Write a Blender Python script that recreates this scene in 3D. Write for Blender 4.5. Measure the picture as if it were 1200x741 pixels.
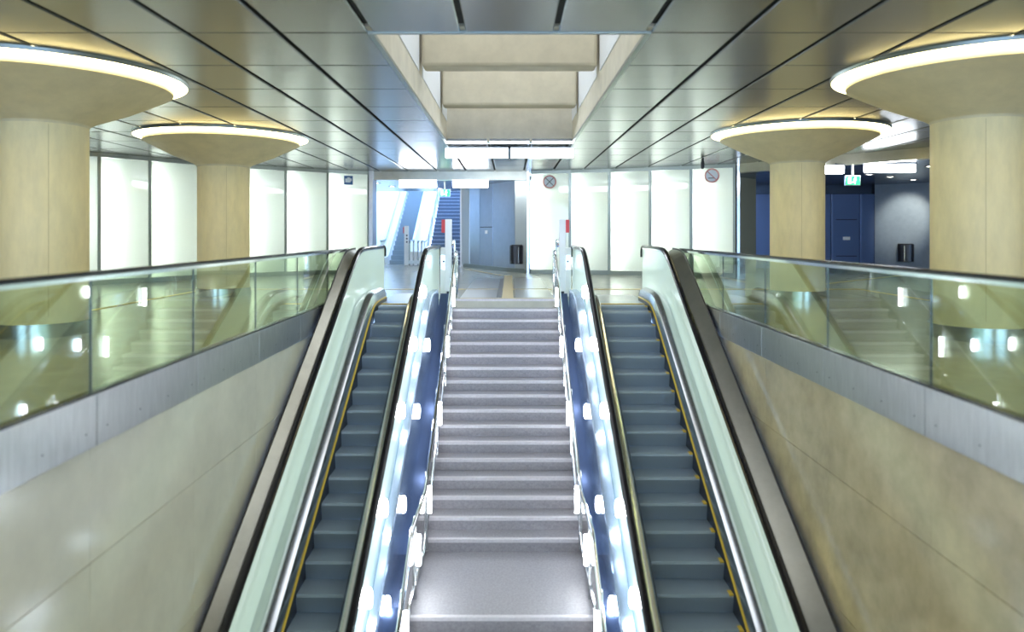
import bpy, bmesh, math, random
from mathutils import Vector, Matrix
random.seed(7)
for o in list(bpy.data.objects): bpy.data.objects.remove(o)
SC = bpy.context.scene
COL = SC.collection
PI = math.pi
# ---------------------------------------------------------------- camera
# upper floor is Z=0, the camera stands 1.28 m over it and looks along +Y
cd = bpy.data.cameras.new('camera'); cam = bpy.data.objects.new('camera', cd); COL.objects.link(cam)
cam.location = (0, 0, 1.28); cam.rotation_euler = (PI/2, 0, 0)
cd.sensor_width = 36; cd.lens = 25.2; cd.shift_x = 0.0025; cd.shift_y = -0.0804
cd.clip_start = 0.05; cd.clip_end = 300
cd.dof.use_dof = True; cd.dof.focus_distance = 14.5; cd.dof.aperture_fstop = 0.75
SC.camera = cam
# ---------------------------------------------------------------- world: cold overcast daylight
W = bpy.data.worlds.new('sky'); SC.world = W; W.use_nodes = True
wb = W.node_tree.nodes['Background']; wb.inputs[0].default_value = (0.40, 0.62, 1.0, 1); wb.inputs[1].default_value = 4.6
# ---------------------------------------------------------------- exposure
SC.view_settings.view_transform = 'Standard'; SC.view_settings.look = 'None'
SC.view_settings.gamma = 1; SC.view_settings.use_curve_mapping = False
SC.view_settings.exposure = 1.12

# ================================================================ materials
MATS = {}
def mat(name, col, rough=0.5, metal=0.0, bump=0.0, scale=8.0, var=0.0, emit=None, es=0.0, coat=0.0, spec=0.5, stretch=(1,1,1)):
    m = bpy.data.materials.new(name); m.use_nodes = True; nt = m.node_tree; b = nt.nodes['Principled BSDF']
    b.inputs['Base Color'].default_value = (*col, 1); b.inputs['Roughness'].default_value = rough
    b.inputs['Metallic'].default_value = metal; b.inputs['Specular IOR Level'].default_value = spec
    b.inputs['Coat Weight'].default_value = coat; b.inputs['Coat Roughness'].default_value = 0.13 if 'stone' in name else 0.06
    if emit: b.inputs['Emission Color'].default_value = (*emit, 1); b.inputs['Emission Strength'].default_value = es
    if bump or var:
        tc = nt.nodes.new('ShaderNodeTexCoord'); mp = nt.nodes.new('ShaderNodeMapping'); mp.inputs['Scale'].default_value = stretch
        nt.links.new(tc.outputs['Object'], mp.inputs[0])
        nz = nt.nodes.new('ShaderNodeTexNoise'); nz.inputs['Scale'].default_value = scale; nz.inputs['Detail'].default_value = 6
        nz.inputs['Roughness'].default_value = 0.65
        nt.links.new(mp.outputs[0], nz.inputs[0])
        if var:
            r = nt.nodes.new('ShaderNodeValToRGB')
            r.color_ramp.elements[0].position = 0.32; r.color_ramp.elements[1].position = 0.68
            r.color_ramp.elements[0].color = (*[max(0, c*(1-var)) for c in col], 1)
            r.color_ramp.elements[1].color = (*[min(1, c*(1+var*0.6)) for c in col], 1)
            nt.links.new(nz.outputs[0], r.inputs[0]); nt.links.new(r.outputs[0], b.inputs['Base Color'])
        if bump:
            bp = nt.nodes.new('ShaderNodeBump'); bp.inputs['Strength'].default_value = bump; bp.inputs['Distance'].default_value = 0.02
            nt.links.new(nz.outputs[0], bp.inputs['Height']); nt.links.new(bp.outputs[0], b.inputs['Normal'])
    MATS[name] = m; return m
def emission(name, col, s):
    m = bpy.data.materials.new(name); m.use_nodes = True; nt = m.node_tree; nt.nodes.clear()
    e = nt.nodes.new('ShaderNodeEmission'); o = nt.nodes.new('ShaderNodeOutputMaterial')
    e.inputs[0].default_value = (*col, 1); e.inputs[1].default_value = s; nt.links.new(e.outputs[0], o.inputs[0])
    MATS[name] = m; return m
def glassy(name, tint, gloss=1.0, body=None, bodyfac=0.0):
    m = bpy.data.materials.new(name); m.use_nodes = True; nt = m.node_tree; nt.nodes.clear()
    o = nt.nodes.new('ShaderNodeOutputMaterial'); t = nt.nodes.new('ShaderNodeBsdfTransparent'); g = nt.nodes.new('ShaderNodeBsdfGlossy')
    mx = nt.nodes.new('ShaderNodeMixShader'); f = nt.nodes.new('ShaderNodeLayerWeight'); pw = nt.nodes.new('ShaderNodeMath'); pw.operation = 'POWER'; pw.inputs[1].default_value = 5
    ad = nt.nodes.new('ShaderNodeMath'); ad.operation = 'MULTIPLY_ADD'; ad.inputs[1].default_value = 0.96; ad.inputs[2].default_value = 0.04; mu = nt.nodes.new('ShaderNodeMath'); mu.operation = 'MULTIPLY'
    f.inputs[0].default_value = 0.5; mu.inputs[1].default_value = gloss; mu.use_clamp = True
    t.inputs[0].default_value = (*tint, 1); g.inputs['Roughness'].default_value = 0.015
    nt.links.new(f.outputs['Facing'], pw.inputs[0]); nt.links.new(pw.outputs[0], ad.inputs[0]); nt.links.new(ad.outputs[0], mu.inputs[0]); nt.links.new(mu.outputs[0], mx.inputs[0])
    src = t
    if body:
        d = nt.nodes.new('ShaderNodeBsdfTranslucent'); d.inputs[0].default_value = (*body, 1)
        d2 = nt.nodes.new('ShaderNodeBsdfDiffuse'); d2.inputs[0].default_value = (*body, 1)
        ma = nt.nodes.new('ShaderNodeMixShader'); ma.inputs[0].default_value = 0.5
        nt.links.new(d.outputs[0], ma.inputs[1]); nt.links.new(d2.outputs[0], ma.inputs[2])
        mb = nt.nodes.new('ShaderNodeMixShader'); mb.inputs[0].default_value = bodyfac
        nt.links.new(t.outputs[0], mb.inputs[1]); nt.links.new(ma.outputs[0], mb.inputs[2]); src = mb
    nt.links.new(src.outputs[0], mx.inputs[1]); nt.links.new(g.outputs[0], mx.inputs[2]); nt.links.new(mx.outputs[0], o.inputs[0])
    MATS[name] = m; return m

mat('floor_stone', (0.52, 0.52, 0.44), 0.16, 0, 0.02, 3, 0.12)
mat('slab', (0.30, 0.30, 0.27), 0.7)
mat('yellow', (0.75, 0.52, 0.06), 0.4)
mat('tan_strip', (0.62, 0.52, 0.28), 0.4)
mat('ceiling_metal', (0.25, 0.26, 0.26), 0.25, 0.9, 0.03, 2, 0.05)
mat('ceiling_back', (0.03, 0.035, 0.03), 0.8)
mat('concrete', (0.66, 0.58, 0.36), 0.6, 0, 0.15, 3, 0.10)
mat('column_concrete', (0.82, 0.71, 0.40), 0.62, 0, 0.15, 3.0, 0.09, stretch=(2.2, 2.2, 0.7))
mat('shaft_concrete', (0.68, 0.64, 0.52), 0.7, 0, 0.15, 3, 0.10)
mat('seam', (0.62, 0.52, 0.28), 0.8)
mat('beam_concrete', (0.56, 0.51, 0.38), 0.7, 0, 0.15, 3, 0.10)
mat('lit_wall_tint', (0.80, 0.84, 0.88), 0.5)
mat('polished_stone', (0.76, 0.74, 0.60), 0.16, 0, 0.03, 1.6, 0.10, coat=0.4)
mat('blue_steel', (0.42, 0.52, 0.68), 0.24, 0.9, 0.03, 4, 0.15)
mat('brown_stone', (0.66, 0.56, 0.34), 0.14, 0, 0.05, 2.4, 0.22, coat=0.9)
mat('steel', (0.60, 0.62, 0.63), 0.22, 1.0, 0.02, 5, 0.05)
mat('brushed_steel', (0.52, 0.52, 0.51), 0.30, 1.0, 0.05, 4, 0.12, stretch=(1, 8, 1))
mat('cap_steel', (0.42, 0.41, 0.34), 0.30, 0.9, 0.02, 3, 0.1)
mat('chrome', (0.80, 0.82, 0.85), 0.10, 1.0)
mat('dark_metal', (0.05, 0.05, 0.055), 0.35, 0.5)
mat('black_rubber', (0.012, 0.012, 0.016), 0.22)
mat('black_plastic', (0.02, 0.022, 0.03), 0.35)
mat('granite', (0.34, 0.33, 0.36), 0.32, 0, 0.05, 40, 0.22)
mat('granite_nosing', (0.62, 0.60, 0.64), 0.3, 0, 0, 30, 0.1)
mat('blue_deck', (0.07, 0.11, 0.22), 0.25, 0.6)
mat('panel_steel', (0.42, 0.47, 0.53), 0.30, 0.85, 0.03, 3, 0.06)
mat('panel_pale', (0.58, 0.63, 0.64), 0.4, 0.5)
mat('panel_dark', (0.10, 0.13, 0.18), 0.25, 0.8)
mat('panel_blue', (0.14, 0.20, 0.36), 0.3, 0.6)
mat('olive_wall', (0.20, 0.21, 0.16), 0.5)
mat('grey_wall', (0.22, 0.27, 0.33), 0.5, 0, 0.04, 6, 0.08)
mat('white_wall', (0.80, 0.83, 0.86), 0.5)
mat('white_box', (0.92, 0.93, 0.92), 0.35)
mat('red', (0.70, 0.05, 0.05), 0.4)
mat('sign_red', (0.65, 0.30, 0.30), 0.5)
mat('sign_blue', (0.03, 0.12, 0.32), 0.4)
mat('sign_white', (0.80, 0.86, 0.92), 0.5)
mat('sign_grey', (0.25, 0.27, 0.28), 0.5)
mat('pane_lining', (0.88, 0.90, 0.88), 0.6)
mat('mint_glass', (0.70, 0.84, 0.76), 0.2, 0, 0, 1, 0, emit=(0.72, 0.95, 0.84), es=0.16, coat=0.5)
mat('edge_frame', (0.30, 0.34, 0.32), 0.35, 0.8)
mat('comb', (0.40, 0.44, 0.48), 0.3, 0.9)
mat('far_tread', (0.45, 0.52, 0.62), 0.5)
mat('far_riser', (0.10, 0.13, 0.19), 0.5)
mat('mat_grey', (0.32, 0.33, 0.31), 0.28, 0.5)
mat('mat_dark', (0.10, 0.11, 0.12), 0.5)
glassy('clear_glass', (0.77, 0.84, 0.72), 1.3)
glassy('rail_glass', (0.86, 0.93, 0.97), 2.0, (0.8, 0.88, 0.95), 0.25)
glassy('frosted', (0.0, 0.0, 0.0), 1.0, (0.90, 0.93, 0.90), 1.0)
emission('tube_glow', (0.96, 1.0, 0.96), 28)
emission('ring_glow', (1.0, 0.86, 0.46), 7)
emission('fixture_glow', (0.88, 0.94, 1.0), 12)
emission('lamp_and_glint_glow', (0.92, 0.95, 1.0), 14)
emission('spot_glow', (1.0, 0.97, 0.85), 12)
emission('exit_green', (0.05, 0.75, 0.25), 1.2)
emission('exit_white', (0.85, 1.0, 0.9), 3.0)
emission('skylight_glow', (0.93, 0.96, 1.0), 1.05)
# ribbed escalator step
def ribbed(name, col, rough):
    m = mat(name, col, rough, 0.7); nt = m.node_tree; b = nt.nodes['Principled BSDF']
    tc = nt.nodes.new('ShaderNodeTexCoord'); w = nt.nodes.new('ShaderNodeTexWave'); w.wave_type = 'BANDS'; w.bands_direction = 'X'
    w.inputs['Scale'].default_value = 30; bp = nt.nodes.new('ShaderNodeBump'); bp.inputs['Strength'].default_value = 0.6; bp.inputs['Distance'].default_value = 0.006
    nt.links.new(tc.outputs['Object'], w.inputs[0]); nt.links.new(w.outputs[0], bp.inputs['Height']); nt.links.new(bp.outputs[0], b.inputs['Normal'])
ribbed('step_metal', (0.37, 0.44, 0.52), 0.45)

# ================================================================ mesh helpers
class MB:
    def __init__(s): s.v = []; s.f = []
    def box(s, x0, x1, y0, y1, z0, z1, ang=0, piv=None):
        n = len(s.v); c = [(x0,y0,z0),(x1,y0,z0),(x1,y1,z0),(x0,y1,z0),(x0,y0,z1),(x1,y0,z1),(x1,y1,z1),(x0,y1,z1)]
        if ang:
            px, py = piv; ca, sa = math.cos(ang), math.sin(ang)
            c = [(px+(x-px)*ca-(y-py)*sa, py+(x-px)*sa+(y-py)*ca, z) for x, y, z in c]
        s.v += c; s.f += [tuple(n+i for i in q) for q in ((0,3,2,1),(4,5,6,7),(0,1,5,4),(1,2,6,5),(2,3,7,6),(3,0,4,7))]; return s
    def wallbox(s, p, q, z0, z1, t):      # vertical slab from p to q (xy), thickness t to the far side
        p = Vector(p); q = Vector(q); d = (q-p).normalized(); nrm = Vector((-d.y, d.x))*t; n = len(s.v)
        for z in (z0, z1):
            for a in (p, q, q+nrm, p+nrm): s.v.append((a.x, a.y, z))
        s.f += [tuple(n+i for i in f) for f in ((0,3,2,1),(4,5,6,7),(0,1,5,4),(1,2,6,5),(2,3,7,6),(3,0,4,7))]; return s
    def ruled(s, path, sec):              # path [(y,z)], closed section [(x,dz)]
        n = len(s.v); k = len(sec)
        for y, z in path:
            for x, dz in sec: s.v.append((x, y, z+dz))
        for i in range(len(path)-1):
            for j in range(k):
                a = n+i*k+j; b = n+i*k+(j+1) % k; s.f.append((a, b, b+k, a+k))
        s.f.append(tuple(n+j for j in range(k))[::-1]); m = n+(len(path)-1)*k; s.f.append(tuple(m+j for j in range(k))); return s
    def strip(s, x0, x1, ys, top, bot):   # slab between two curves
        n = len(s.v)
        for y in ys:
            t, b = top(y), bot(y); s.v += [(x0,y,b),(x1,y,b),(x1,y,t),(x0,y,t)]
        for i in range(len(ys)-1):
            for j in range(4):
                a = n+i*4+j; b = n+i*4+(j+1) % 4; s.f.append((a, b, b+4, a+4))
        s.f.append((n+3,n+2,n+1,n)); m = n+(len(ys)-1)*4; s.f.append((m,m+1,m+2,m+3)); return s
    def tube(s, pts, r, k=10):
        pts = [Vector(p) for p in pts]; n = len(s.v); up = None
        for i, p in enumerate(pts):
            t = (pts[min(i+1, len(pts)-1)]-pts[max(i-1, 0)]).normalized()
            if up is None: up = t.orthogonal().normalized()
            up = (up-t*up.dot(t)).normalized(); sd = t.cross(up)
            for j in range(k):
                a = 2*PI*j/k; s.v.append(tuple(p+(up*math.cos(a)+sd*math.sin(a))*r))
        for i in range(len(pts)-1):
            for j in range(k):
                a = n+i*k+j; b = n+i*k+(j+1) % k; s.f.append((a, b, b+k, a+k))
        s.f.append(tuple(n+j for j in range(k))[::-1]); m = n+(len(pts)-1)*k; s.f.append(tuple(m+j for j in range(k))); return s
    def lathe(s, prof, cx=0, cy=0, k=64, closed=False):
        n = len(s.v); L = len(prof)
        for r, z in prof:
            for j in range(k):
                a = 2*PI*j/k; s.v.append((cx+r*math.cos(a), cy+r*math.sin(a), z))
        for i in range(L if closed else L-1):
            for j in range(k):
                a = n+i*k+j; b = n+i*k+(j+1) % k; c = n+((i+1) % L)*k+j; d = n+((i+1) % L)*k+(j+1) % k
                s.f.append((a, b, d, c))
        if not closed:
            s.f.append(tuple(n+j for j in range(k))[::-1]); m = n+(L-1)*k; s.f.append(tuple(m+j for j in range(k)))
        return s
    def build(s, name, m, parent=None, smooth=False, bevel=0, loc=None, rotz=0):
        me = bpy.data.meshes.new(name); me.from_pydata(s.v, [], s.f); me.materials.append(MATS[m])
        bm = bmesh.new(); bm.from_mesh(me); bmesh.ops.recalc_face_normals(bm, faces=bm.faces); bm.to_mesh(me); bm.free()
        o = bpy.data.objects.new(name, me); COL.objects.link(o)
        if parent: o.parent = parent
        if loc: o.location = loc
        o.rotation_euler.z = rotz
        if smooth:
            for p in me.polygons: p.use_smooth = True
            try: me.set_sharp_from_angle(angle=math.radians(35))
            except Exception: pass
        if bevel:
            b = o.modifiers.new('bevel', 'BEVEL'); b.width = bevel; b.segments = 2; b.limit_method = 'ANGLE'
        return o
def B(*a, **k): return MB().box(*a, **k)
def share(o, name, parent, loc, rotz=0):
    c = bpy.data.objects.new(name, o.data); COL.objects.link(c); c.parent = parent; c.location = loc; c.rotation_euler.z = rotz; return c
def thing(name, label, cat, loc=(0,0,0), group=None, rotz=0):
    o = bpy.data.objects.new(name, None); COL.objects.link(o); o.location = loc; o.rotation_euler.z = rotz
    o['label'] = label; o['category'] = cat
    if group: o['group'] = group
    o.empty_display_size = 0.2; return o
def tag(o, label, cat, group=None):
    o['label'] = label; o['category'] = cat
    if group: o['group'] = group
    return o
def struct(o, label=None, cat=None):
    o['kind'] = 'structure'
    if label: o['label'] = label
    if cat: o['category'] = cat
    return o
def frange(a, b, n): return [a+(b-a)*i/(n-1) for i in range(n)]

# ================================================================ shell
CEIL = 3.30; LOW = -5.80; XL, XR = -2.95, 3.12; T = math.tan(math.radians(30)); YTOP = 14.1
fl = MB()
fl.box(-16, XL, -12, 26, -0.30, 0); fl.box(XR, 17, -12, 26, -0.30, 0)
fl.box(XL, XR, YTOP, 26, -0.30, 0); fl.box(XL, XR, -12, 0.8, -0.30, 0)
fl.box(-9, 6, 26, 30.6, -0.30, 0); fl.box(6, 17, 26, 30, -0.3, 0)
floor = struct(fl.build('floor', 'floor_stone'), 'pale polished stone floor of the upper concourse around the stairwell', 'floor')
for (x0, x1, y0, y1, m) in ((-7.0, 8.05, 16.45, 16.53, 'yellow'), (-7.02, -6.92, 6, 16.45, 'yellow'), (8.0, 8.08, 6, 16.45, 'yellow'),
                            (-0.98, 0.90, YTOP+0.02, YTOP+0.10, 'tan_strip'), (-0.15, 0.08, YTOP+0.10, 22.0, 'tan_strip')):
    B(x0, x1, y0, y1, 0.001, 0.006).build('guide_strip', m, floor)
def gstrip(p, q, w, m): MB().wallbox(p, q, 0.001, 0.006, w).build('guide_strip', m, floor)
gstrip((8.05, 18.2), (13.6, 23.4), 0.09, 'yellow'); gstrip((-0.15, 21.95), (-1.5, 25.8), 0.12, 'tan_strip')
for x0, x1 in ((-0.98, -0.20), (0.12, 0.88)):
    B(x0, x1, 14.25, 16.4, 0.001, 0.008).build('floor_plate', 'mat_grey', floor)
    B(x0, x1, 16.6, 20.5, 0.001, 0.008).build('floor_plate', 'mat_grey', floor)
B(-0.26, -0.17, 14.3, 20.4, 0.002, 0.010).build('dark_edge_strip', 'mat_dark', floor)
# lower level
struct(B(XL-0.3, XR+0.3, -2, 9, LOW-0.25, LOW).build('floor', 'granite'), 'grey floor of the lower level under the stairwell', 'floor')

# ceiling: backing slab + individual metal panels
SX, SY0, SY1 = 1.405, 7.2, 16.0
cb = MB()
cb.box(-16, -SX-0.02, -12, 24, CEIL+0.05, CEIL+0.25); cb.box(SX+0.02, 17, -12, 24, CEIL+0.05, CEIL+0.25)
cb.box(-SX-0.02, SX+0.02, -12, SY0-0.02, CEIL+0.05, CEIL+0.25); cb.box(-SX-0.02, SX+0.02, SY1+0.02, 24, CEIL+0.05, CEIL+0.25)
ceiling = struct(cb.build('ceiling', 'ceiling_back'), 'dark metal panelled ceiling of the hall', 'ceiling')
PW, PL = 0.93, 1.40
def panel_mb(mb, x, y):
    w, l = PW-0.055, PL-0.012
    n = len(mb.v); z0, z1 = CEIL, CEIL+0.05; e = 0.012
    for zz, ee in ((z1, 0), (z0+e, 0), (z0, e)):
        for sx, sy in ((-1,-1),(1,-1),(1,1),(-1,1)): mb.v.append((x+sx*(w/2-ee), y+sy*(l/2-ee), zz))
    for r in range(2):
        for j in range(4): mb.f.append((n+r*4+j, n+r*4+(j+1) % 4, n+r*4+4+(j+1) % 4, n+r*4+4+j))
    mb.f.append((n+8, n+9, n+10, n+11)); return mb
proto = None; rest = MB(); spots = []
ny = [SY0-PL/2-PL*k for k in range(13)] + [SY0+PL/2+PL*k for k in range(12)]
for i in range(-14, 16):
    x = i*PW
    for y in ny:
        if abs(i) <= 1 and SY0 < y < SY1-0.2: continue
        vis = y > 4.6 and abs(x) < 0.72*(y+0.8) + 0.5 and y < 24
        if x < 0 and y > 23.9+(x+4.5)*0.90: vis = False
        if x > 6 and y > 21.5-(x-6.5)*1.25: vis = False
        spots.append((not vis, abs(y), x, y))
spots.sort()
cnt = 0
for nv, _, x, y in spots:
    if not nv and cnt < 298:
        if proto is None:
            proto = panel_mb(MB(), 0, 0).build('ceiling_panel', 'ceiling_metal', ceiling, loc=(x, y, 0))
        else: share(proto, 'ceiling_panel', ceiling, (x, y, 0))
        cnt += 1
    else: panel_mb(rest, x, y)
r = rest.build('ceiling_panels_beyond', 'ceiling_metal', ceiling); r['kind'] = 'stuff'
# partial panels behind the skylight's last full row (12 cm make-up strip)
for i in (-1, 0, 1):
    B(i*PW-PW/2+0.0275, i*PW+PW/2-0.0275, SY1+0.06, SY0+7*PL-0.012, CEIL, CEIL+0.05).build('ceiling_panel', 'ceiling_metal', ceiling) if SY0+7*PL-0.1 > SY1+0.2 else None

# skylight shaft
sk = struct(MB().box(-SX-0.15, -SX, SY0-0.15, SY1+0.15, CEIL+0.02, CEIL+2.3).box(SX, SX+0.15, SY0-0.15, SY1+0.15, CEIL+0.02, CEIL+2.3)
     .box(-SX, SX, SY0-0.15, SY0, CEIL+0.02, CEIL+2.3).box(-SX, SX, SY1, SY1+0.15, CEIL+0.02, CEIL+2.3).build('skylight_shaft', 'shaft_concrete'),
     'beige concrete skylight shaft cut through the middle of the ceiling', 'skylight')
for yb in (11.1, 14.5):
    B(-SX+0.04, SX-0.04, yb, yb+0.42, CEIL+0.58, CEIL+1.5).build('cross_beam', 'beam_concrete', sk, bevel=0.05)
for g in (-1, 1):
    for a, b in ((SY0, 11.08), (11.54, 14.48), (14.94, SY1)):
        B(min(g*SX, g*(SX-0.012)), max(g*SX, g*(SX-0.012)), a, b, CEIL+0.50, CEIL+2.2).build('lit_wall_sheet', 'lit_wall_tint', sk)  # pale sheets: light from above put into the upper wall colour
fr = MB(); e = 0.035
fr.box(-SX-0.02, -SX+e, SY0, SY1, CEIL-0.01, CEIL+0.03).box(SX-e, SX+0.02, SY0, SY1, CEIL-0.01, CEIL+0.03)
fr.box(-SX+e, SX-e, SY0-0.02, SY0+e, CEIL-0.01, CEIL+0.03).box(-SX+e, SX-e, SY1-e, SY1+0.02, CEIL-0.01, CEIL+0.03)
fr.build('edge_trim', 'edge_frame', sk)
for k in range(4):
    y0 = SY0+k*2.2
    B(-SX, SX, y0+0.03, y0+2.17, CEIL+2.2, CEIL+2.24).build('opal_pane', 'skylight_glow', sk)

# stairwell walls with stone panels
def well_wall(name, x, sgn, label):
    w = struct(B(min(x, x+sgn*0.3), max(x, x+sgn*0.3), 0.8, YTOP+0.5, LOW, -0.30).build(name, 'slab'), label, 'wall')
    rows = [(-1.02, -0.21), (-2.25, -1.02), (-3.5, -2.25), (-4.75, -3.5), (LOW, -4.75)]
    off = 1.72 if sgn < 0 else 1.85; st = 1.635*1 if sgn < 0 else 1.70
    for r, (z0, z1) in enumerate(rows):
        ys = [0.8]+[off+st*k for k in range(8)]+[YTOP+0.3]
        for a, b in zip(ys, ys[1:]):
            MB().box(min(x, x-sgn*0.03), max(x, x-sgn*0.03), a+0.0015, b-0.0015, z0+0.003, z1-0.003).build('stone_panel', 'polished_stone' if sgn < 0 else 'brown_stone', w)
    return w
well_wall('wall_left', XL-0.0, -1, 'beige polished stone wall of the stairwell on the left')
well_wall('wall_right', XR+0.0, 1, 'beige polished stone wall of the stairwell on the right')
struct(B(XL, XR, 0.5, 0.8, LOW, -0.30).build('wall_front', 'slab'), 'plain wall of the stairwell under the near floor edge', 'wall')

# outer walls closing the hall
struct(MB().wallbox((-15.5, -12), (-15.5, 14), 0, CEIL+0.1, 0.2).wallbox((-15.5, 14), (-12.4, 16.1), 0, CEIL+0.1, 0.2).build('wall_west', 'grey_wall'), 'plain grey side wall of the hall, left', 'wall')
struct(MB().wallbox((16.5, 22), (16.5, -12), 0, CEIL+0.1, 0.2).build('wall_east', 'grey_wall'), 'plain grey side wall of the hall, right', 'wall')

# ================================================================ backlit wall panels
def light_wall(name, pts, label, zt=CEIL):
    w = MB()
    for p, q in zip(pts, pts[1:]):
        w.wallbox(p, q, 0, 0.13, 0.30); w.wallbox(p, q, zt-0.10, zt+0.05, 0.30)
    root = struct(w.build(name, 'edge_frame'), label, 'wall')
    for p, q in zip(pts, pts[1:]):
        P = Vector(p); Q = Vector(q); d = (Q-P).normalized(); nn = Vector((-d.y, d.x)); L = (Q-P).length
        c = MB().wallbox(P+nn*0.38, Q+nn*0.38, 0.13, zt-0.10, 0.03)     # light box lining
        c.wallbox(P+nn*0.02, P+nn*0.02+d*0.02, 0.13, zt-0.10, 0.36); c.wallbox(Q+nn*0.02-d*0.03, Q+nn*0.02-d*0.01, 0.13, zt-0.10, 0.36)
        box = c.build('light_box', 'pane_lining', root)
        MB().wallbox(P+d*0.03+nn*0.03, Q-d*0.07+nn*0.00, 0.14, zt-0.11, 0.012).build('frosted_pane', 'frosted', box)
        MB().wallbox(Q-d*0.07-nn*0.03, Q-nn*0.03, 0.13, zt-0.10, 0.06).build('frame_post', 'edge_frame', box)
        t = P+d*0.22+nn*0.22
        MB().tube([(t.x, t.y, 0.2), (t.x, t.y, zt-0.18)], 0.022, 8).build('light_tube', 'tube_glow', box)
    return root
def px(x, z): return ((x-597)/840*z, z)
light_wall('wall_back_right', [px(622, 23.0), px(669, 22.7), px(715, 22.3), px(763, 21.8), px(811, 21.3), px(862, 20.7)],
           'curved wall of five glowing frosted glass panels right of the steel doors')
light_wall('wall_back_left', [px(-45, 16.1), px(5, 16.6), px(60, 17.2), px(118, 17.9), px(177, 18.9), px(235, 20.0), px(287, 21.0), px(336, 21.8), px(385, 22.6), px(433, 23.2)],
           'wall of glowing frosted glass panels behind the left columns')
# end posts
A = px(433, 23.2); struct(B(A[0], A[0]+0.12, 23.1, 23.8, 0, CEIL+0.05).build('trim_1', 'brushed_steel'))
A = px(620, 23.05); struct(B(A[0]-0.07, A[0], 23.0, 23.5, 0, CEIL+0.05).build('trim_2', 'steel'))
A = px(864, 20.7); struct(B(A[0]-0.02, A[0]+0.06, 20.65, 21.1, 0, CEIL+0.05).build('trim_3', 'steel'))
# header and lowered passage ceilings
struct(B(-4.55, 0.66, 23.3, 23.6, 3.03, CEIL+0.05).build('trim_4', 'cap_steel'), 'steel header beam over the passage to the far escalator', 'beam')
PC = 3.04
struct(MB().box(-6.8, 1.2, 23.6, 29.7, PC, PC+0.15).build('ceiling_passage', 'ceiling_metal'), 'low metal ceiling of the passage to the far escalator', 'ceiling')
pa, pb = (6.55, 20.75), (15.9, 9.2)
struct(MB().wallbox(pa, pb, PC, CEIL+0.05, 0.28).build('trim_5', 'cap_steel'), 'steel bulkhead beam across the dark passage at the right', 'beam')
lc = MB(); n = 0
lc.v = [(6.55,20.8,PC+0.02),(15.9,9.3,PC+0.02),(17,9.3,PC+0.02),(17,28,PC+0.02),(6.0,28,PC+0.02)]; lc.v += [(x,y,z+0.1) for x,y,z in lc.v]
lc.f = [(0,1,2,3,4),(9,8,7,6,5)]+[(i,(i+1)%5,(i+1)%5+5,i+5) for i in range(5)]
struct(lc.build('ceiling_side', 'panel_dark'), 'low dark ceiling of the passage at the right', 'ceiling')

# centre back steel wall
cw = struct(MB().wallbox((-1.85, 27.7), (-0.1, 24.0), 0, 0.14, 0.2).wallbox((-0.1, 24.0), (0.62, 23.2), 0, 0.14, 0.2).build('wall_back', 'edge_frame'), 'brushed steel panelled wall with a service door beside the far stairs', 'wall')
for a, b, m, nm in ((px(541, 27.6), px(550, 27.2), 'panel_pale', 'wall_panel'), (px(550.5, 27.1), px(562, 26.2), 'panel_steel', 'wall_panel'),
                (px(562.5, 26.15), px(577, 25.3), 'panel_steel', 'service_door'), (px(577.5, 25.25), px(603, 23.75), 'panel_steel', 'wall_panel'),
                (px(603.5, 23.72), px(619, 23.2), 'panel_pale', 'wall_panel')):
    p = MB().wallbox(a, b, 0.10, PC, 0.08).build(nm, m, cw)
    if nm == 'service_door':
        va, vb = Vector(a), Vector(b); d = (vb-va).normalized(); nn = Vector((-d.y, d.x))
        MB().wallbox(va+d*0.02-nn*0.012, vb-d*0.02-nn*0.012, 1.50, 1.53, 0.014).build('door_seam', 'dark_metal', p)
        MB().wallbox(va+d*0.45-nn*0.03, va+d*0.60-nn*0.03, 1.28, 1.40, 0.03).build('lock_plate', 'white_box', p)
# right-hand dark passage walls
rw = struct(MB().wallbox((6.9, 22.2), (8.05, 23.4), 0, PC+0.05, 0.2).build('wall_passage', 'olive_wall'), 'olive grey wall at the mouth of the dark passage at the right', 'wall')
MB().wallbox((8.05, 23.4), (8.3, 26.2), 0, PC+0.05, 0.1).build('dark_panel', 'panel_dark', rw)
dw = struct(B(8.2, 17, 26.2, 26.5, 0, PC+0.05).build('wall_far_right', 'panel_dark'), 'dark back wall with tall blue steel doors', 'wall')
for i, (x0, x1) in enumerate(((8.5, 10.1), (10.15, 11.7), (11.75, 12.75), (12.8, 13.3))):
    dp = B(x0, x1, 26.12, 26.2, 0.02, 2.72).build('door_panel', 'panel_blue', dw, bevel=0.01)
    if i == 2:
        B(x0+0.15, x1-0.1, 26.10, 26.12, 1.78, 1.81).build('door_seam', 'dark_metal', dp)
        B(x0+0.4, x0+0.65, 26.09, 26.12, 1.05, 1.17).build('lock_plate', 'white_box', dp)
        B(x0+0.15, x1-0.1, 26.10, 26.12, 0.45, 0.48).build('door_seam', 'dark_metal', dp)
gw = struct(MB().wallbox((13.3, 26.1), (14.75, 24.8), 0, PC+0.05, 0.15).wallbox((14.75, 24.8), (16.5, 22), 0, PC+0.05, 0.15).build('wall_angled', 'grey_wall'), 'blue grey angled wall lit by a spotlight, with a wall bin', 'wall')

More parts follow.
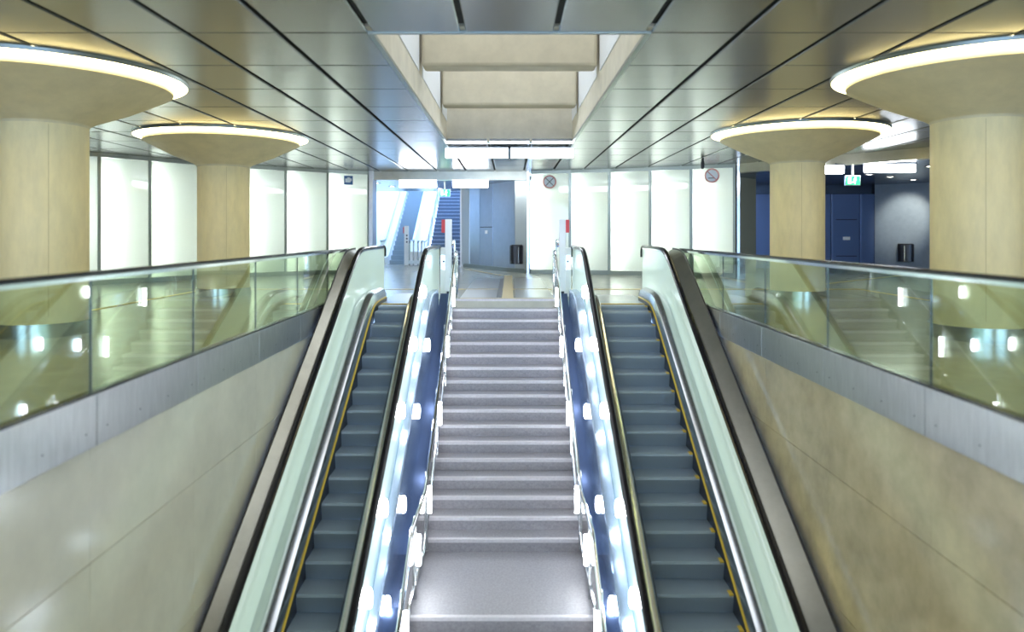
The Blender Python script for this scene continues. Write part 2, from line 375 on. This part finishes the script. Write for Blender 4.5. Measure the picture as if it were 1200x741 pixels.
# ================================================================ far stair hall
HX0, HX1, HY0, HY1 = -6.6, -1.9, 23.5, 44
hall = MB().box(HX0-0.2, HX0, HY0, HY1, 0, 11).box(HX1+0.0, HX1+0.2, 27.6, HY1, 0, 11).box(HX0, HX1, HY1, HY1+0.2, 3, 11)
struct(hall.build('wall_stair_hall', 'white_wall'), 'pale walls of the daylit hall around the far stairs', 'wall')
struct(B(HX0, HX1, 29.7, 29.9, PC, 8).build('trim_6', 'white_wall'), 'wall above the edge of the passage ceiling', 'wall')
YF = 29.9
st = thing('far_staircase', 'far grey staircase climbing into daylight beyond the passage', 'staircase', (-2.7, YF, 0))
stp = None
for i in range(28):
    y = 0.2945*i; z = 0.17*i
    if stp is None:
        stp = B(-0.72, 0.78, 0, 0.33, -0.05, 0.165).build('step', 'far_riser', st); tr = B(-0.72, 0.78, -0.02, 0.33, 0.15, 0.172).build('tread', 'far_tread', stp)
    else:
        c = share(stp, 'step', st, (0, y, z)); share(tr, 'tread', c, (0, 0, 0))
fz = lambda y: (y-YF)*T
fe = thing('far_escalator', 'far escalator with white balustrades left of the far staircase', 'escalator', (0, YF, 0))
fe0 = None
for i in range(26):
    y = 0.347*i; z = 0.2*i
    if fe0 is None: fe0 = B(-5.0, -4.2, 0, 0.37, -0.15, 0.17).build('step', 'far_step' if 'far_step' in MATS else 'step_metal', fe)
    else: share(fe0, 'step', fe, (0, y, z))
ysf = frange(-0.9, 9.5, 22)
def fpath(off): return lambda y: max(0.0, y*T)+off
MB().strip(-5.35, -5.05, ysf, fpath(0.32), fpath(-0.3)).build('inner_deck', 'white_box', fe)
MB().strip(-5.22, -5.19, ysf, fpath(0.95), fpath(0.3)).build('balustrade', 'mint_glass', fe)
MB().strip(-5.24, -5.17, ysf, fpath(1.02), fpath(0.95)).build('handrail', 'panel_steel', fe)
MB().strip(-4.15, -3.50, ysf, fpath(0.55), fpath(-0.3)).build('inner_deck', 'white_box', fe)
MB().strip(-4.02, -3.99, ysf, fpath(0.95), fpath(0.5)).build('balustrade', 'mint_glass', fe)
MB().strip(-4.04, -3.97, ysf, fpath(1.02), fpath(0.95)).build('handrail', 'panel_steel', fe)
MB().strip(-6.55, -5.40, ysf, fpath(0.28), fpath(-0.3)).build('sloping_apron', 'white_box', fe)
fr_ = thing('far_stair_railing', 'steel handrail between the far escalator and the far stairs', 'railing', (-3.455, YF, 0))
MB().tube([(0, y, max(0, y*T)+0.95) for y in ysf], 0.025).build('handrail', 'steel', fr_)
for y in (-0.8, 0.6, 2.0, 3.4, 4.8, 6.2): B(-0.02, 0.02, y-0.02, y+0.02, max(0, y*T)-0.05, max(0, y*T)+0.95).build('post', 'steel', fr_)
fs = thing('sign_post', 'small far white signal post with red flag and black dots by the far escalator', 'sign post', (-4.15, 28.9, 0), 'white signal posts at the escalators')
B(-0.09, 0.09, -0.05, 0.05, 0, 1.60).build('post', 'white_box', fs, bevel=0.01)
B(-0.13, -0.09, -0.06, 0.04, 1.30, 1.55).build('red_flag', 'red', fs)
for z in (0.95, 1.08, 1.21): MB().tube([(0.02, -0.06, z), (0.02, -0.05, z)], 0.035, 8).build('dot', 'black_plastic', fs)
fg = thing('gate_rail', 'cluster of short steel barrier tubes at the foot of the far escalator', 'barrier', (-3.75, 28.45, 0))
for x in (-0.22, -0.06, 0.12, 0.26):
    MB().tube([(x, 0, 0), (x, 0, 0.9), (x, 0.08, 0.98), (x, 0.5, 0.98)], 0.03, 8).build('tube', 'steel', fg)
B(-0.26, 0.30, -0.03, 0.03, 0.08, 0.22).build('base_box', 'panel_pale', fg)

# ================================================================ columns
def column(x, y, R, r, label):
    t = thing('mushroom_column', label, 'column', (x, y, 0), 'concrete mushroom columns with glowing rings')
    MB().lathe([(r, 0), (r, 2.70)], k=72).build('shaft', 'column_concrete', t, smooth=True)
    prof = [(r+0.002, 2.65), (r+0.012, 2.68), (r+0.08, 2.725), (R*0.60, 2.90), (R*0.80, 3.07), (R*0.895, 3.155), (R*0.90, 3.18), (R*0.88, CEIL+0.01), (r, CEIL+0.01)]
    MB().lathe(prof, k=96).build('capital', 'concrete', t, smooth=True)
    MB().lathe([(R*0.885, 3.255), (R*0.93, 3.245), (R*0.97, 3.245), (R*0.995, 3.258), (R*0.997, CEIL), (R*0.885, CEIL)], k=96, closed=True).build('light_ring', 'ring_glow', t, smooth=True)
    MB().lathe([(R, 3.258), (R+0.010, 3.262), (R+0.02, CEIL), (R, CEIL)], k=96, closed=True).build('ring_rim', 'edge_frame', t, smooth=True)
    MB().lathe([(r, 0), (r+0.03, 0.0), (r+0.03, 0.17), (r, 0.17)], k=72, closed=True).build('base_band', 'steel', t, smooth=True)
    ang = math.atan2(-y, -x)+(0.10 if x < 0 else 0.16)
    MB().ruled([(-0.004, 0.25), (0.004, 0.25)], [(0, 0), (0.004, 0), (0.004, 2.38), (0, 2.38)]).build('casting_seam', 'seam', t, loc=((r-0.001)*math.cos(ang), (r-0.001)*math.sin(ang), 0), rotz=ang)
    return t
column(-5.98, 9.2, 1.69, 0.51, 'nearer left concrete mushroom column, cut by the left edge of the photo')
column(-5.94, 14.9, 1.69, 0.51, 'farther left concrete mushroom column in front of the glowing wall')
column(5.70, 14.2, 1.64, 0.51, 'farther right concrete mushroom column in front of the dark passage')
column(5.78, 8.85, 1.65, 0.51, 'nearer right concrete mushroom column, cut by the right edge of the photo')
column(-6.0, 3.55, 1.69, 0.51, 'left concrete mushroom column beside the camera, outside the photo')
column(5.85, 3.4, 1.65, 0.51, 'right concrete mushroom column beside the camera, outside the photo')
column(-6.0, -2.1, 1.69, 0.51, 'left concrete mushroom column behind the camera')
column(5.85, -2.1, 1.65, 0.51, 'right concrete mushroom column behind the camera')

# ================================================================ parapets
def parapet(x, sgn, off, st, label):
    t = thing('glass_parapet', label, 'parapet', (x, 1.0, 0), 'glass parapets along the stairwell')
    x0 = lambda a: a*sgn
    js = [0.85-1.0]+[off+st*k-1.0 for k in range(7)]; end = 12.95-1.0
    js = [j for j in js if j < end]+[end]
    s = -sgn                       # towards the well
    for a, b in zip(js, js[1:]):
        B(-0.009, 0.009, a+0.004, b-0.004, 0.10, 0.965).build('glass_pane', 'clear_glass', t)
        p = B(min(s*0.02, s*0.045), max(s*0.02, s*0.045), a+0.003, b-0.003, -0.21, 0.155).build('fascia_panel', 'brushed_steel', t, bevel=0.004)
        B(-0.009, 0.009, b-0.003, b+0.003, 0.10, 0.965).build('joint_seal', 'dark_metal', t)
        if b-a > 1:
            for k in range(4):
                yy = a+(b-a)*(0.08+0.28*k); bx = s*0.045
                B(min(bx, bx+s*0.003), max(bx, bx+s*0.003), yy-0.005, yy+0.005, -0.10, -0.090).build('bolt', 'dark_metal', p)
    B(-0.03, 0.045 if s > 0 else 0.03, js[0], end, 0.155, 0.175).build('glazing_gasket', 'black_rubber', t) if s > 0 else B(-0.045, 0.03, js[0], end, 0.155, 0.175).build('glazing_gasket', 'black_rubber', t)
    B(-0.02, 0.02, js[0], end, -0.21, 0.155).build('base_channel', 'dark_metal', t)
    sec = [(-0.045, 0), (-0.045, 0.018), (-0.03, 0.032), (0.03, 0.032), (0.045, 0.018), (0.045, 0)]
    MB().ruled([(js[0], 0.985), (end, 0.985)], sec).build('top_rail', 'black_rubber', t, smooth=True)
    B(-0.032, 0.032, js[0], end, 0.955, 0.985).build('rail_channel', 'chrome', t)
    return t
parapet(XL+0.01, -1, 1.76, 1.635, 'glass parapet with steel fascia along the left side of the stairwell')
parapet(XR-0.02, 1, 1.85, 1.71, 'glass parapet with steel fascia along the right side of the stairwell')

# ================================================================ escalators
def softmin(a, b, k):
    m = min(a, b); return m-k*math.log(1+math.exp(-abs(a-b)/k))
def line(c): return lambda y: T*y+1.28-c
Zs = lambda y: softmin(0.0, T*y+1.28-8.43, 0.05) if y < 14.5 else 0.0
def curve(top, c, k=0.10): return lambda y: softmin(top, T*y+1.28-c, k)
YB = 2.7
def escalator(xo, so, si, xi, yend, label, ticks):
    g = 1 if xo > 0 else -1
    t = thing('escalator', label, 'escalator', ((so+si)/2, 12.9, 0), 'pair of escalators beside the central stairs')
    cx = (so+si)/2; oy = 12.9
    X = lambda x: x-cx
    def F(f): return lambda y: f(y+oy)
    ys = [y-oy for y in frange(YB, 11.2, 12)]+[y-oy for y in frange(11.4, 14.0, 16)]+[yend-0.1-oy]
    w = abs(so-si)
    proto = None; k = 0; y = 13.0-0.347
    while y > YB+0.2:
        z = Zs(y)
        if proto is None:
            m = MB(); hw = w/2-0.012
            sec = [(0.0, -0.03), (0.012, 0.0), (0.36, 0.0), (0.36, -0.05), (0.05, -0.21), (0.022, -0.21), (0.004, -0.08)]
            n = 0
            for xx in (-hw, hw):
                for a, b in sec: m.v.append((xx, a, b))
            K = len(sec); m.f = [tuple(range(K))[::-1], tuple(range(K, 2*K))]+[(i, (i+1) % K, (i+1) % K+K, i+K) for i in range(K)]
            proto = m.build('step', 'step_metal', t, loc=(0, y-oy, z))
            if ticks:
                pe = B(hw*g-0.045*g if g > 0 else -hw, hw if g > 0 else -hw+0.045, -0.002, 0.10, -0.012, 0.004).build('edge_marking', 'yellow', proto)
                pf = B(-hw, hw, 0.315, 0.345, 0.0, 0.003).build('edge_marking', 'tan_strip', proto)
        else:
            s = share(proto, 'step', t, (0, y-oy, z))
            if ticks:
                share(pe, 'edge_marking', s, (0, 0, 0))
        y -= 0.347; k += 1
    # comb plate and landing plate
    B(-w/2, w/2, 13.0-oy, 13.06-oy, -0.02, 0.012).build('comb_edge', 'yellow', t)
    B(-w/2, w/2, 13.06-oy, 13.5-oy, -0.02, 0.010).build('comb_plate', 'comb', t)
    B(min(X(so)-0.15*g*-1, X(si)) if False else -w/2-0.10, w/2+0.10, 13.5-oy, yend+0.1-oy, -0.02, 0.008).build('landing_plate', 'brushed_steel', t)
    # handrails
    hz = curve(1.0, 7.576, 0.09)
    R = 0.035
    sec = [(-0.04, -0.005), (-0.045, 0.02), (-0.03, 0.042), (0.0, 0.048), (0.03, 0.042), (0.045, 0.02), (0.04, -0.005)]
    hp = [(y_, F(hz)(y_)) for y_ in ys]
    yl = yend-0.1-oy
    for a in (0.35, 0.7, 1.05, 1.4): hp.append((yl+0.13*math.sin(a), 0.995-0.13*(1-math.cos(a))*1.0))
    hp.append((yl+0.13, 0.80))
    for xh in (xo, xi):
        MB().ruled(hp, [(X(xh)+a, b) for a, b in sec]).build('handrail', 'black_rubber', t, smooth=True)
        MB().ruled([(y_, z_-0.03) for y_, z_ in hp[:len(ys)]], [(X(xh)-0.03, 0), (X(xh)-0.03, 0.025), (X(xh)+0.03, 0.025), (X(xh)+0.03, 0)]).build('handrail_guide', 'chrome', t)
    # glass balustrades
    gz_b = curve(0.18, 8.33, 0.08)
    for xh in (xo, xi):
        ysg = ys+[yend-oy]
        top = lambda y_: F(hz)(y_)-0.03; bot = lambda y_: min(F(gz_b)(y_), 0.18) if y_+oy < 13.7 else 0.0
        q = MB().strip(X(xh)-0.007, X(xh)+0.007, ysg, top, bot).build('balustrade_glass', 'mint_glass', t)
    # inner decks between glass and steps (bulging steel profile)
    dz = curve(0.20, 8.27, 0.08); dys = [y_ for y_ in ys if y_+oy < 13.75]
    for xg, xs in ((xo, so), (xi, si)):
        d = 1 if xs > xg else -1; W_ = abs(xs-xg)
        sec = [(X(xg)+d*0.008, -0.02), (X(xg)+d*W_*0.30, 0.05), (X(xg)+d*W_*0.55, 0.06), (X(xg)+d*W_*0.80, 0.02), (X(xg)+d*W_*0.92, -0.06), (X(xg)+d*(W_-0.02), -0.15),
               (X(xg)+d*(W_-0.02), -0.22), (X(xg)+d*0.008, -0.22)]
        dp = [(y_, F(dz)(y_)) for y_ in dys]
        ly = dp[-1][0]
        MB().ruled(dp, sec).build('inner_deck', 'steel', t, smooth=True)
        # rounded nose
        nose = MB().ruled([(ly, 0.20), (ly+0.08, 0.19), (ly+0.14, 0.14), (ly+0.17, 0.06)], [(a, max(b, -0.12)) for a, b in sec]).build('deck_nose', 'chrome', t, smooth=True)
        MB().strip(X(xs)-d*0.018, X(xs)-d*0.004, dys, lambda y_: F(dz)(y_)-0.13, lambda y_: F(dz)(y_)-0.45).build('skirt_panel', 'dark_metal', t)
        if xs == so:
            MB().strip(X(xs)-d*0.022, X(xs)-d*0.003, dys, lambda y_: F(dz)(y_)-0.115, lambda y_: F(dz)(y_)-0.135).build('skirt_brush', 'yellow', t)
    # outer capping reaching towards the wall and its cladding
    wall_x = (XL+0.10) if g < 0 else (XR-0.10)
    cz = curve(0.99, 7.50, 0.09)
    cys = [y_ for y_ in ys if y_+oy < 13.3]+[13.3-oy]
    a0, a1 = X(xo)+g*0.05, X(wall_x)
    MB().ruled([(y_, F(cz)(y_)) for y_ in cys], [(a0, -0.14), (a0, -0.10), (a1, 0.0), (a1, -0.14)]).build('outer_capping', 'cap_steel', t)
    MB().strip(min(a1, a1+g*0.012), max(a1, a1+g*0.012), cys, lambda y_: F(cz)(y_)+0.03, lambda y_: F(cz)(y_)-0.9).build('outer_cladding', 'dark_metal', t)
    # inner cladding (stair side), from the deck down to the stair edge
    a0 = X(xi)-g*0.012; a1 = a0-g*(0.13 if g < 0 else 0.165)
    MB().strip(min(a0, a1), max(a0, a1), dys, lambda y_: F(dz)(y_)+0.02, lambda y_: F(dz)(y_)-1.35).build('side_cladding', 'blue_steel', t, bevel=0.02)
    # soffit
    MB().strip(-w/2, w/2, dys, lambda y_: F(dz)(y_)-0.75, lambda y_: F(dz)(y_)-0.95).build('truss_cover', 'dark_metal', t)
    # glowing beads added on the stair side, copying highlights and reflected post lamps
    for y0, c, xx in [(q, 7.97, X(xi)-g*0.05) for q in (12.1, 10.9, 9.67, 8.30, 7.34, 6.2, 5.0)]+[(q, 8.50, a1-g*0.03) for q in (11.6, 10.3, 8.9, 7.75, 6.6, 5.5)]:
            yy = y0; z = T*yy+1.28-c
            MB().lathe([(0.001, -0.11), (0.022, -0.10), (0.036, -0.06), (0.038, 0), (0.036, 0.06), (0.022, 0.10), (0.001, 0.11)], k=14).build('side_glint', 'lamp_and_glint_glow', t, smooth=True, loc=(xx, yy-oy, z))
    return t
escalator(-2.66, -2.33, -1.79, -1.49, 15.2, 'narrow left escalator with mint glass balustrades and smooth dark steps', False)
escalator(2.75, 2.45, 1.60, 1.31, 14.8, 'right escalator with yellow edge marks on its dark ribbed steps', True)

# ================================================================ central stairs
ms = thing('staircase', 'central grey stone staircase rising between the two escalators', 'staircase', (0, YTOP, 0))
SXL, SXR = -1.12, 0.95
sp = None
def add_step(y, z, depth):
    global sp, spn
    if depth < 0.35 and sp is not None:
        c = share(sp, 'step', ms, (0, y-YTOP, z)); share(spn, 'nosing', c, (0, 0, 0)); return
    o = B(SXL, SXR, 0.012, depth+0.03, -0.20, -0.004).build('step', 'granite', ms, loc=(0, y-YTOP, z), bevel=0.004)
    nn = B(SXL, SXR, -0.012, 0.045, -0.045, 0.0).build('nosing', 'granite_nosing', o, bevel=0.006)
    if depth < 0.35: sp, spn = o, nn
add_step(YTOP, 0.0, 0.2945)
for n_ in range(1, 17): add_step(YTOP-0.2945*n_, -0.17*n_, 0.2945)
yl = YTOP-0.2945*16
add_step(7.80, -0.17*17, yl-7.80)
for n_ in range(1, 17): add_step(7.80-0.2945*n_, -0.17*(17+n_), 0.2945)
B(SXL+0.05, SXR-0.05, 9.3-YTOP, 0.1, -0.5, -0.3).build('base', 'slab', ms) if False else None
Zn = lambda y: 0.0 if y > YTOP else (T*(y-YTOP) if y > 9.09 else (-2.89 if y > 7.8 else -2.89+T*(y-7.8)))
yy_ = frange(2.9, 7.8, 4)+[9.09, 10.5, 12, 13.2, YTOP+0.05]
for xa, xb in ((-1.36, -1.12), (0.95, 1.14)):
    MB().strip(xa, xb, [y-YTOP for y in yy_], lambda y: Zn(y+YTOP)+0.10, lambda y: Zn(y+YTOP)-0.35).build('stringer', 'blue_deck', ms)

def railing(x, label, g):
    t = thing('stair_railing', label, 'railing', (x, 13.9, 0), 'steel stair railings with light strips')
    oy = 13.9
    ys = frange(3.2, 7.6, 5)+[7.8, 9.0, 9.3]+frange(10.5, 13.9, 4)+[14.1, 14.4]
    rz = lambda y: softmin(0.93, max(Zn(y)+0.93, -9), 0.02) if y < 14.0 else 0.93
    MB().tube([(0, y-oy, rz(y)) for y in ys]+[(0, 14.5-oy, 0.90), (0, 14.52-oy, 0.80), (0, 14.52-oy, 0.0)], 0.024).build('handrail', 'chrome', t, smooth=True)
    MB().tube([(g*0.045, y-oy, rz(y)+0.22) for y in ys if y > 12.9]+[(g*0.045, 14.46-oy, 1.13), (g*0.045, 14.48-oy, 0.0)], 0.02).build('upper_rail', 'chrome', t, smooth=True)
    MB().tube([(g*0.02, y-oy, rz(y)-0.78) for y in ys if y < 14.2], 0.014).build('lower_rail', 'chrome', t, smooth=True)
    py = [13.3, 12.05, 10.7, 9.35, 8.2, 7.2, 6.1, 5.0, 3.9]
    for y in py:
        z = Zn(y)
        B(g*0.02-0.02, g*0.02+0.02, y-oy-0.03, y-oy+0.03, z-0.1, rz(y)).build('post', 'steel', t, bevel=0.006)
        MB().tube([(-g*0.025, y-oy-0.045, z+0.40), (-g*0.025, y-oy-0.045, z+0.74)], 0.028, 10).build('light_strip', 'lamp_and_glint_glow', t, smooth=True)
    for a, b in zip([14.35]+py, py):
        ya, yb = b+0.05, a-0.05
        MB().strip(g*0.03-0.005, g*0.03+0.005, [y-oy for y in frange(ya, yb, 5)], lambda y: rz(y+oy)-0.08, lambda y: rz(y+oy)-0.76).build('glass_infill', 'rail_glass', t)
    return t
railing(-1.06, 'steel railing with vertical lights on the left side of the central stairs', -1)
railing(0.90, 'steel railing with vertical lights on the right side of the central stairs', 1)
def signal(x, y, g, label):
    t = thing('sign_post', label, 'sign post', (x, y, 0), 'white signal posts at the escalators')
    B(-0.065, 0.065, -0.05, 0.05, 0, 1.57).build('post', 'white_box', t, bevel=0.01)
    B(min(g*0.065, g*0.135), max(g*0.065, g*0.135), -0.055, 0.045, 1.30, 1.56).build('red_flag', 'red', t, bevel=0.005)
    B(-0.03, 0.03, -0.062, -0.05, 0.05, 0.13).build('base_socket', 'black_plastic', t)
    return t
signal(-1.22, 14.35, -1, 'white signal post with red flag at the head of the left escalator')
signal(1.06, 14.35, 1, 'white signal post with red flag at the head of the right escalator')
for x, w_, lab in ((-1.33, 0.07, 'left'), (1.18, 0.07, 'right')):
    t = thing('control_box', 'pale steel control box on the floor beside the %s signal post' % lab, 'control box', (x, 14.6, 0), 'control boxes at the escalator heads')
    B(-w_, w_, -0.1, 0.1, 0, 1.0).build('body', 'white_box', t, bevel=0.02)
    B(-w_*0.8, w_*0.8, -0.11, -0.1, 0.55, 0.85).build('cover_plate', 'chrome', t)
    MB().tube([(0, -0.13, 0.72), (0, -0.11, 0.72)], 0.02, 10).build('button', 'black_plastic', t)

# ================================================================ lamps
def fixture(x, y, z, L, rot, label, grp, drop=0.06):
    t = thing('ceiling_light', label, 'ceiling light', (x, y, z), grp, rot)
    B(-L/2-0.01, L/2+0.01, -0.11, 0.11, 0.0, 0.03).build('housing', 'brushed_steel', t)
    B(-L/2, L/2, -0.10, 0.10, -0.20, 0.0).build('diffuser', 'fixture_glow', t, bevel=0.02)
    for sx in (-1, 1): B(sx*L*0.35-0.015, sx*L*0.35+0.015, -0.015, 0.015, 0.03, 0.03+drop).build('hanger', 'steel', t)
    return t
g1 = 'box lights under the skylight end'
fixture(-0.745, 16.4, 3.22, 1.42, 0, 'left of the two long box lights hanging behind the skylight', g1, 0.03)
fixture(0.745, 16.4, 3.22, 1.42, 0, 'right of the two long box lights hanging behind the skylight', g1, 0.03)
for x, y, lab in ((-1.9, 3.0, 'added fill box light left of the camera position'), (1.9, 3.0, 'added fill box light right of the camera position'), (-1.9, -1.5, 'added fill box light behind the camera on the left'), (1.9, -1.5, 'added fill box light behind the camera on the right')):
    fixture(x, y, 3.24, 1.50, 0, lab, 'added fill box lights over the near floor', 0.03)  # unseen fixtures added as fill to brighten the near end of the hall
g2 = 'box lights over the passage'
fixture(-3.05, 23.9, 3.02-0.0, 1.22, 0, 'box light over the passage in front of the far escalator', g2, 0.01)
fixture(-1.30, 23.9, 3.02, 1.17, 0, 'box light over the passage in front of the steel wall', g2, 0.01)
g3 = 'box lights in the dark passage'
fixture(9.55, 18.0, 3.02, 1.22, 0.0, 'box light in the dark passage between the two right columns', g3, 0.04)
fixture(7.95, 18.4, 3.02, 1.22, 0.0, 'box light half hidden behind the farther right column', g3, 0.04)
def downlight(x, y, z, label, grp, energy=0):
    t = thing('downlight', label, 'downlight', (x, y, z), grp)
    MB().lathe([(0.10, -0.012), (0.14, -0.012), (0.14, 0.0), (0.10, 0.0)], k=24, closed=True).build('ring', 'dark_metal', t)
    MB().lathe([(0.0005, -0.004), (0.095, -0.004), (0.095, 0.0)], k=24).build('lens', 'spot_glow', t)
for x, y, lab in ((-4.6, 24.8, 'round downlight at the left rear of the passage ceiling'), (-4.35, 26.6, 'round downlight nearest the far escalator handrail'),
                  (-3.0, 26.4, 'round downlight in the middle of the passage ceiling'), (-2.7, 27.8, 'round downlight nearest the far stairs')):
    downlight(x, y, PC, lab, 'downlights in the passage ceiling')
for x, y, lab in ((10.8, 21.5, 'round downlight beside the green sign in the dark passage'), (11.1, 18.9, 'round downlight above the blue doors'),
                  (11.9, 22.4, 'round downlight before the grey angled wall'), (13.3, 23.6, 'round downlight washing the grey angled wall')):
    downlight(x, y, PC+0.02, lab, 'downlights in the dark passage')
sl = bpy.data.lights.new('wall_spot', 'SPOT'); sl.energy = 160; sl.spot_size = 0.9; sl.spot_blend = 0.8; sl.color = (1, 0.97, 0.82); sl.shadow_soft_size = 0.08
so = bpy.data.objects.new('wall_spot', sl); COL.objects.link(so); so.location = (13.3, 23.6, 2.98)
so.rotation_euler = (Vector((14.0, 25.3, 1.9))-Vector((13.3, 23.6, 2.98))).to_track_quat('-Z', 'Y').to_euler()

# ================================================================ exit signs
def exit_sign(x, y, z, hang, label):
    t = thing('exit_sign', label, 'exit sign', (x, y, z), 'green emergency exit signs')
    B(-0.20, 0.20, -0.03, 0.03, -0.13, 0.13).build('housing', 'steel', t, bevel=0.005)
    B(-0.18, 0.18, -0.036, -0.03, -0.11, 0.11).build('green_face', 'exit_green', t)
    m = MB()   # running figure towards a door
    m.box(-0.13, -0.05, -0.041, -0.037, -0.08, 0.08)
    m.tube([(0.055, -0.041, 0.075), (0.055, -0.037, 0.075)], 0.02, 10)
    m.v_start = 0
    for p, q, w in (((0.05, 0.05), (0.03, -0.01), 0.018), ((0.03, -0.01), (0.06, -0.04), 0.012), ((0.06, -0.04), (0.045, -0.09), 0.010), ((0.03, -0.01), (0.0, -0.05), 0.012),
                    ((0.0, -0.05), (-0.03, -0.055), 0.010), ((0.05, 0.045), (0.09, 0.01), 0.009), ((0.05, 0.045), (0.01, 0.02), 0.009)):
        a = Vector((p[0], 0, p[1])); b = Vector((q[0], 0, q[1])); d = (b-a).normalized(); nn = Vector((-d.z, 0, d.x))*w; k = len(m.v)
        for yy in (-0.041, -0.037):
            for c in (a-nn, b-nn, b+nn, a+nn): m.v.append((c.x, yy, c.z))
        m.f += [tuple(k+i for i in f) for f in ((0,3,2,1),(4,5,6,7),(0,1,5,4),(1,2,6,5),(2,3,7,6),(3,0,4,7))]
    m.build('running_figure', 'exit_white', t)
    B(-0.025, 0.025, -0.02, 0.02, 0.13, hang-z).build('hanging_rod', 'cap_steel', t)
exit_sign(-2.22, 24.6, 2.68, PC, 'green exit sign hanging before the far staircase')
exit_sign(8.9, 18.6, 2.66, PC+0.02, 'green exit sign hanging in the dark passage at the right')

# ================================================================ bins
def bin_(x, y, z, rot, label, w=0.45):
    t = thing('wall_bin', label, 'bin', (x, y, z), 'black wall bins', rot)
    m = MB(); n = 10; h = 0.60
    for zz in (0, h):
        m.v.append((-w/2, 0, zz)); 
        for i in range(n+1):
            a = PI*i/n; m.v.append((-w/2*math.cos(a)**1 if True else 0, -0.16-0.10*math.sin(a), zz))
        m.v.append((w/2, 0, zz))
    K = n+3; m.f = [tuple(range(K))[::-1], tuple(range(K, 2*K))]+[(i, (i+1) % K, (i+1) % K+K, i+K) for i in range(K)]
    m.build('body', 'black_plastic', t, smooth=True)
    B(-w/2+0.02, w/2-0.02, -0.2, -0.02, h, h+0.03).build('lid', 'dark_metal', t, bevel=0.008)
    B(-0.012, 0.012, -0.275, -0.262, 0.03, h-0.05).build('front_seam', 'steel', t)
bin_(0.225, 23.58, 0.29, 0.25, 'black wall bin on the steel wall by the glowing panels')
bin_(14.05, 25.38, 0.30, -0.70, 'black wall bin on the grey wall in the dark passage', 0.50)

# ================================================================ pictograms on the glowing panels
def disc_sign(x, y, z, rot, label, kind):
    t = thing('pictogram_sign', label, 'sign', (x, y, z), 'round prohibition pictograms', rot)
    def rotx(o): o.rotation_euler.x = PI/2; return o
    rotx(MB().lathe([(0.0005, 0), (0.19, 0), (0.19, 0.006), (0.0005, 0.006)], k=32).build('plate', 'sign_white', t))
    rotx(MB().lathe([(0.17, 0.004), (0.215, 0.004), (0.215, 0.010), (0.17, 0.010)], k=32, closed=True).build('red_ring', 'sign_red', t))
    m = MB()
    for s in ((1, -1) if kind == 'cross' else (1,)):
        k = len(m.v); d = Vector((math.cos(PI/4), 0, -s*math.sin(PI/4))); nn = Vector((d.z, 0, -d.x))*0.014
        for yy in (-0.014, -0.010):
            for c in (-d*0.17-nn, d*0.17-nn, d*0.17+nn, -d*0.17+nn): m.v.append((c.x, yy, c.z))
        m.f += [tuple(k+i for i in f) for f in ((0,3,2,1),(4,5,6,7),(0,1,5,4),(1,2,6,5),(2,3,7,6),(3,0,4,7))]
    m.build('slash', 'sign_red' if kind != 'cross' else 'sign_grey', t)
    if kind != 'cross': B(-0.11, 0.06, -0.010, -0.006, -0.085, -0.055).build('cigarette', 'sign_grey', t)
P1 = px(644, 22.82); disc_sign(P1[0], P1[1]-0.02, 2.93, -0.10, 'round red ringed crossed sign on the glowing panel beside the bin', 'cross')
P2 = px(834, 21.0); disc_sign(P2[0], P2[1]-0.03, 2.98, -0.42, 'round red ringed no smoking sign on the rightmost glowing panel', 'slash')
P3 = px(409.5, 22.9)
t = thing('camera_sign', 'small square blue sign with a white camera on the left glowing wall', 'sign', (P3[0], P3[1]-0.14, 2.98), None, 0.45)
B(-0.14, 0.14, -0.006, 0.0, -0.14, 0.14).build('blue_plate', 'sign_blue', t, bevel=0.004)
MB().box(-0.10, 0.06, -0.012, -0.006, -0.07, 0.05).box(0.06, 0.10, -0.012, -0.006, -0.03, 0.06).box(-0.04, 0.05, -0.012, -0.006, 0.05, 0.09).build('white_camera', 'sign_white', t)
# small hanging sensor near the no smoking sign
t = thing('ceiling_sensor', 'tiny dark sensor hanging from the ceiling right of the skylight', 'sensor', (5.2, 19.3, CEIL))
B(-0.03, 0.03, -0.03, 0.03, -0.05, 0).build('mount', 'dark_metal', t); MB().lathe([(0.02, -0.28), (0.05, -0.25), (0.05, -0.10), (0.03, -0.05)], k=16).build('body', 'black_plastic', t)
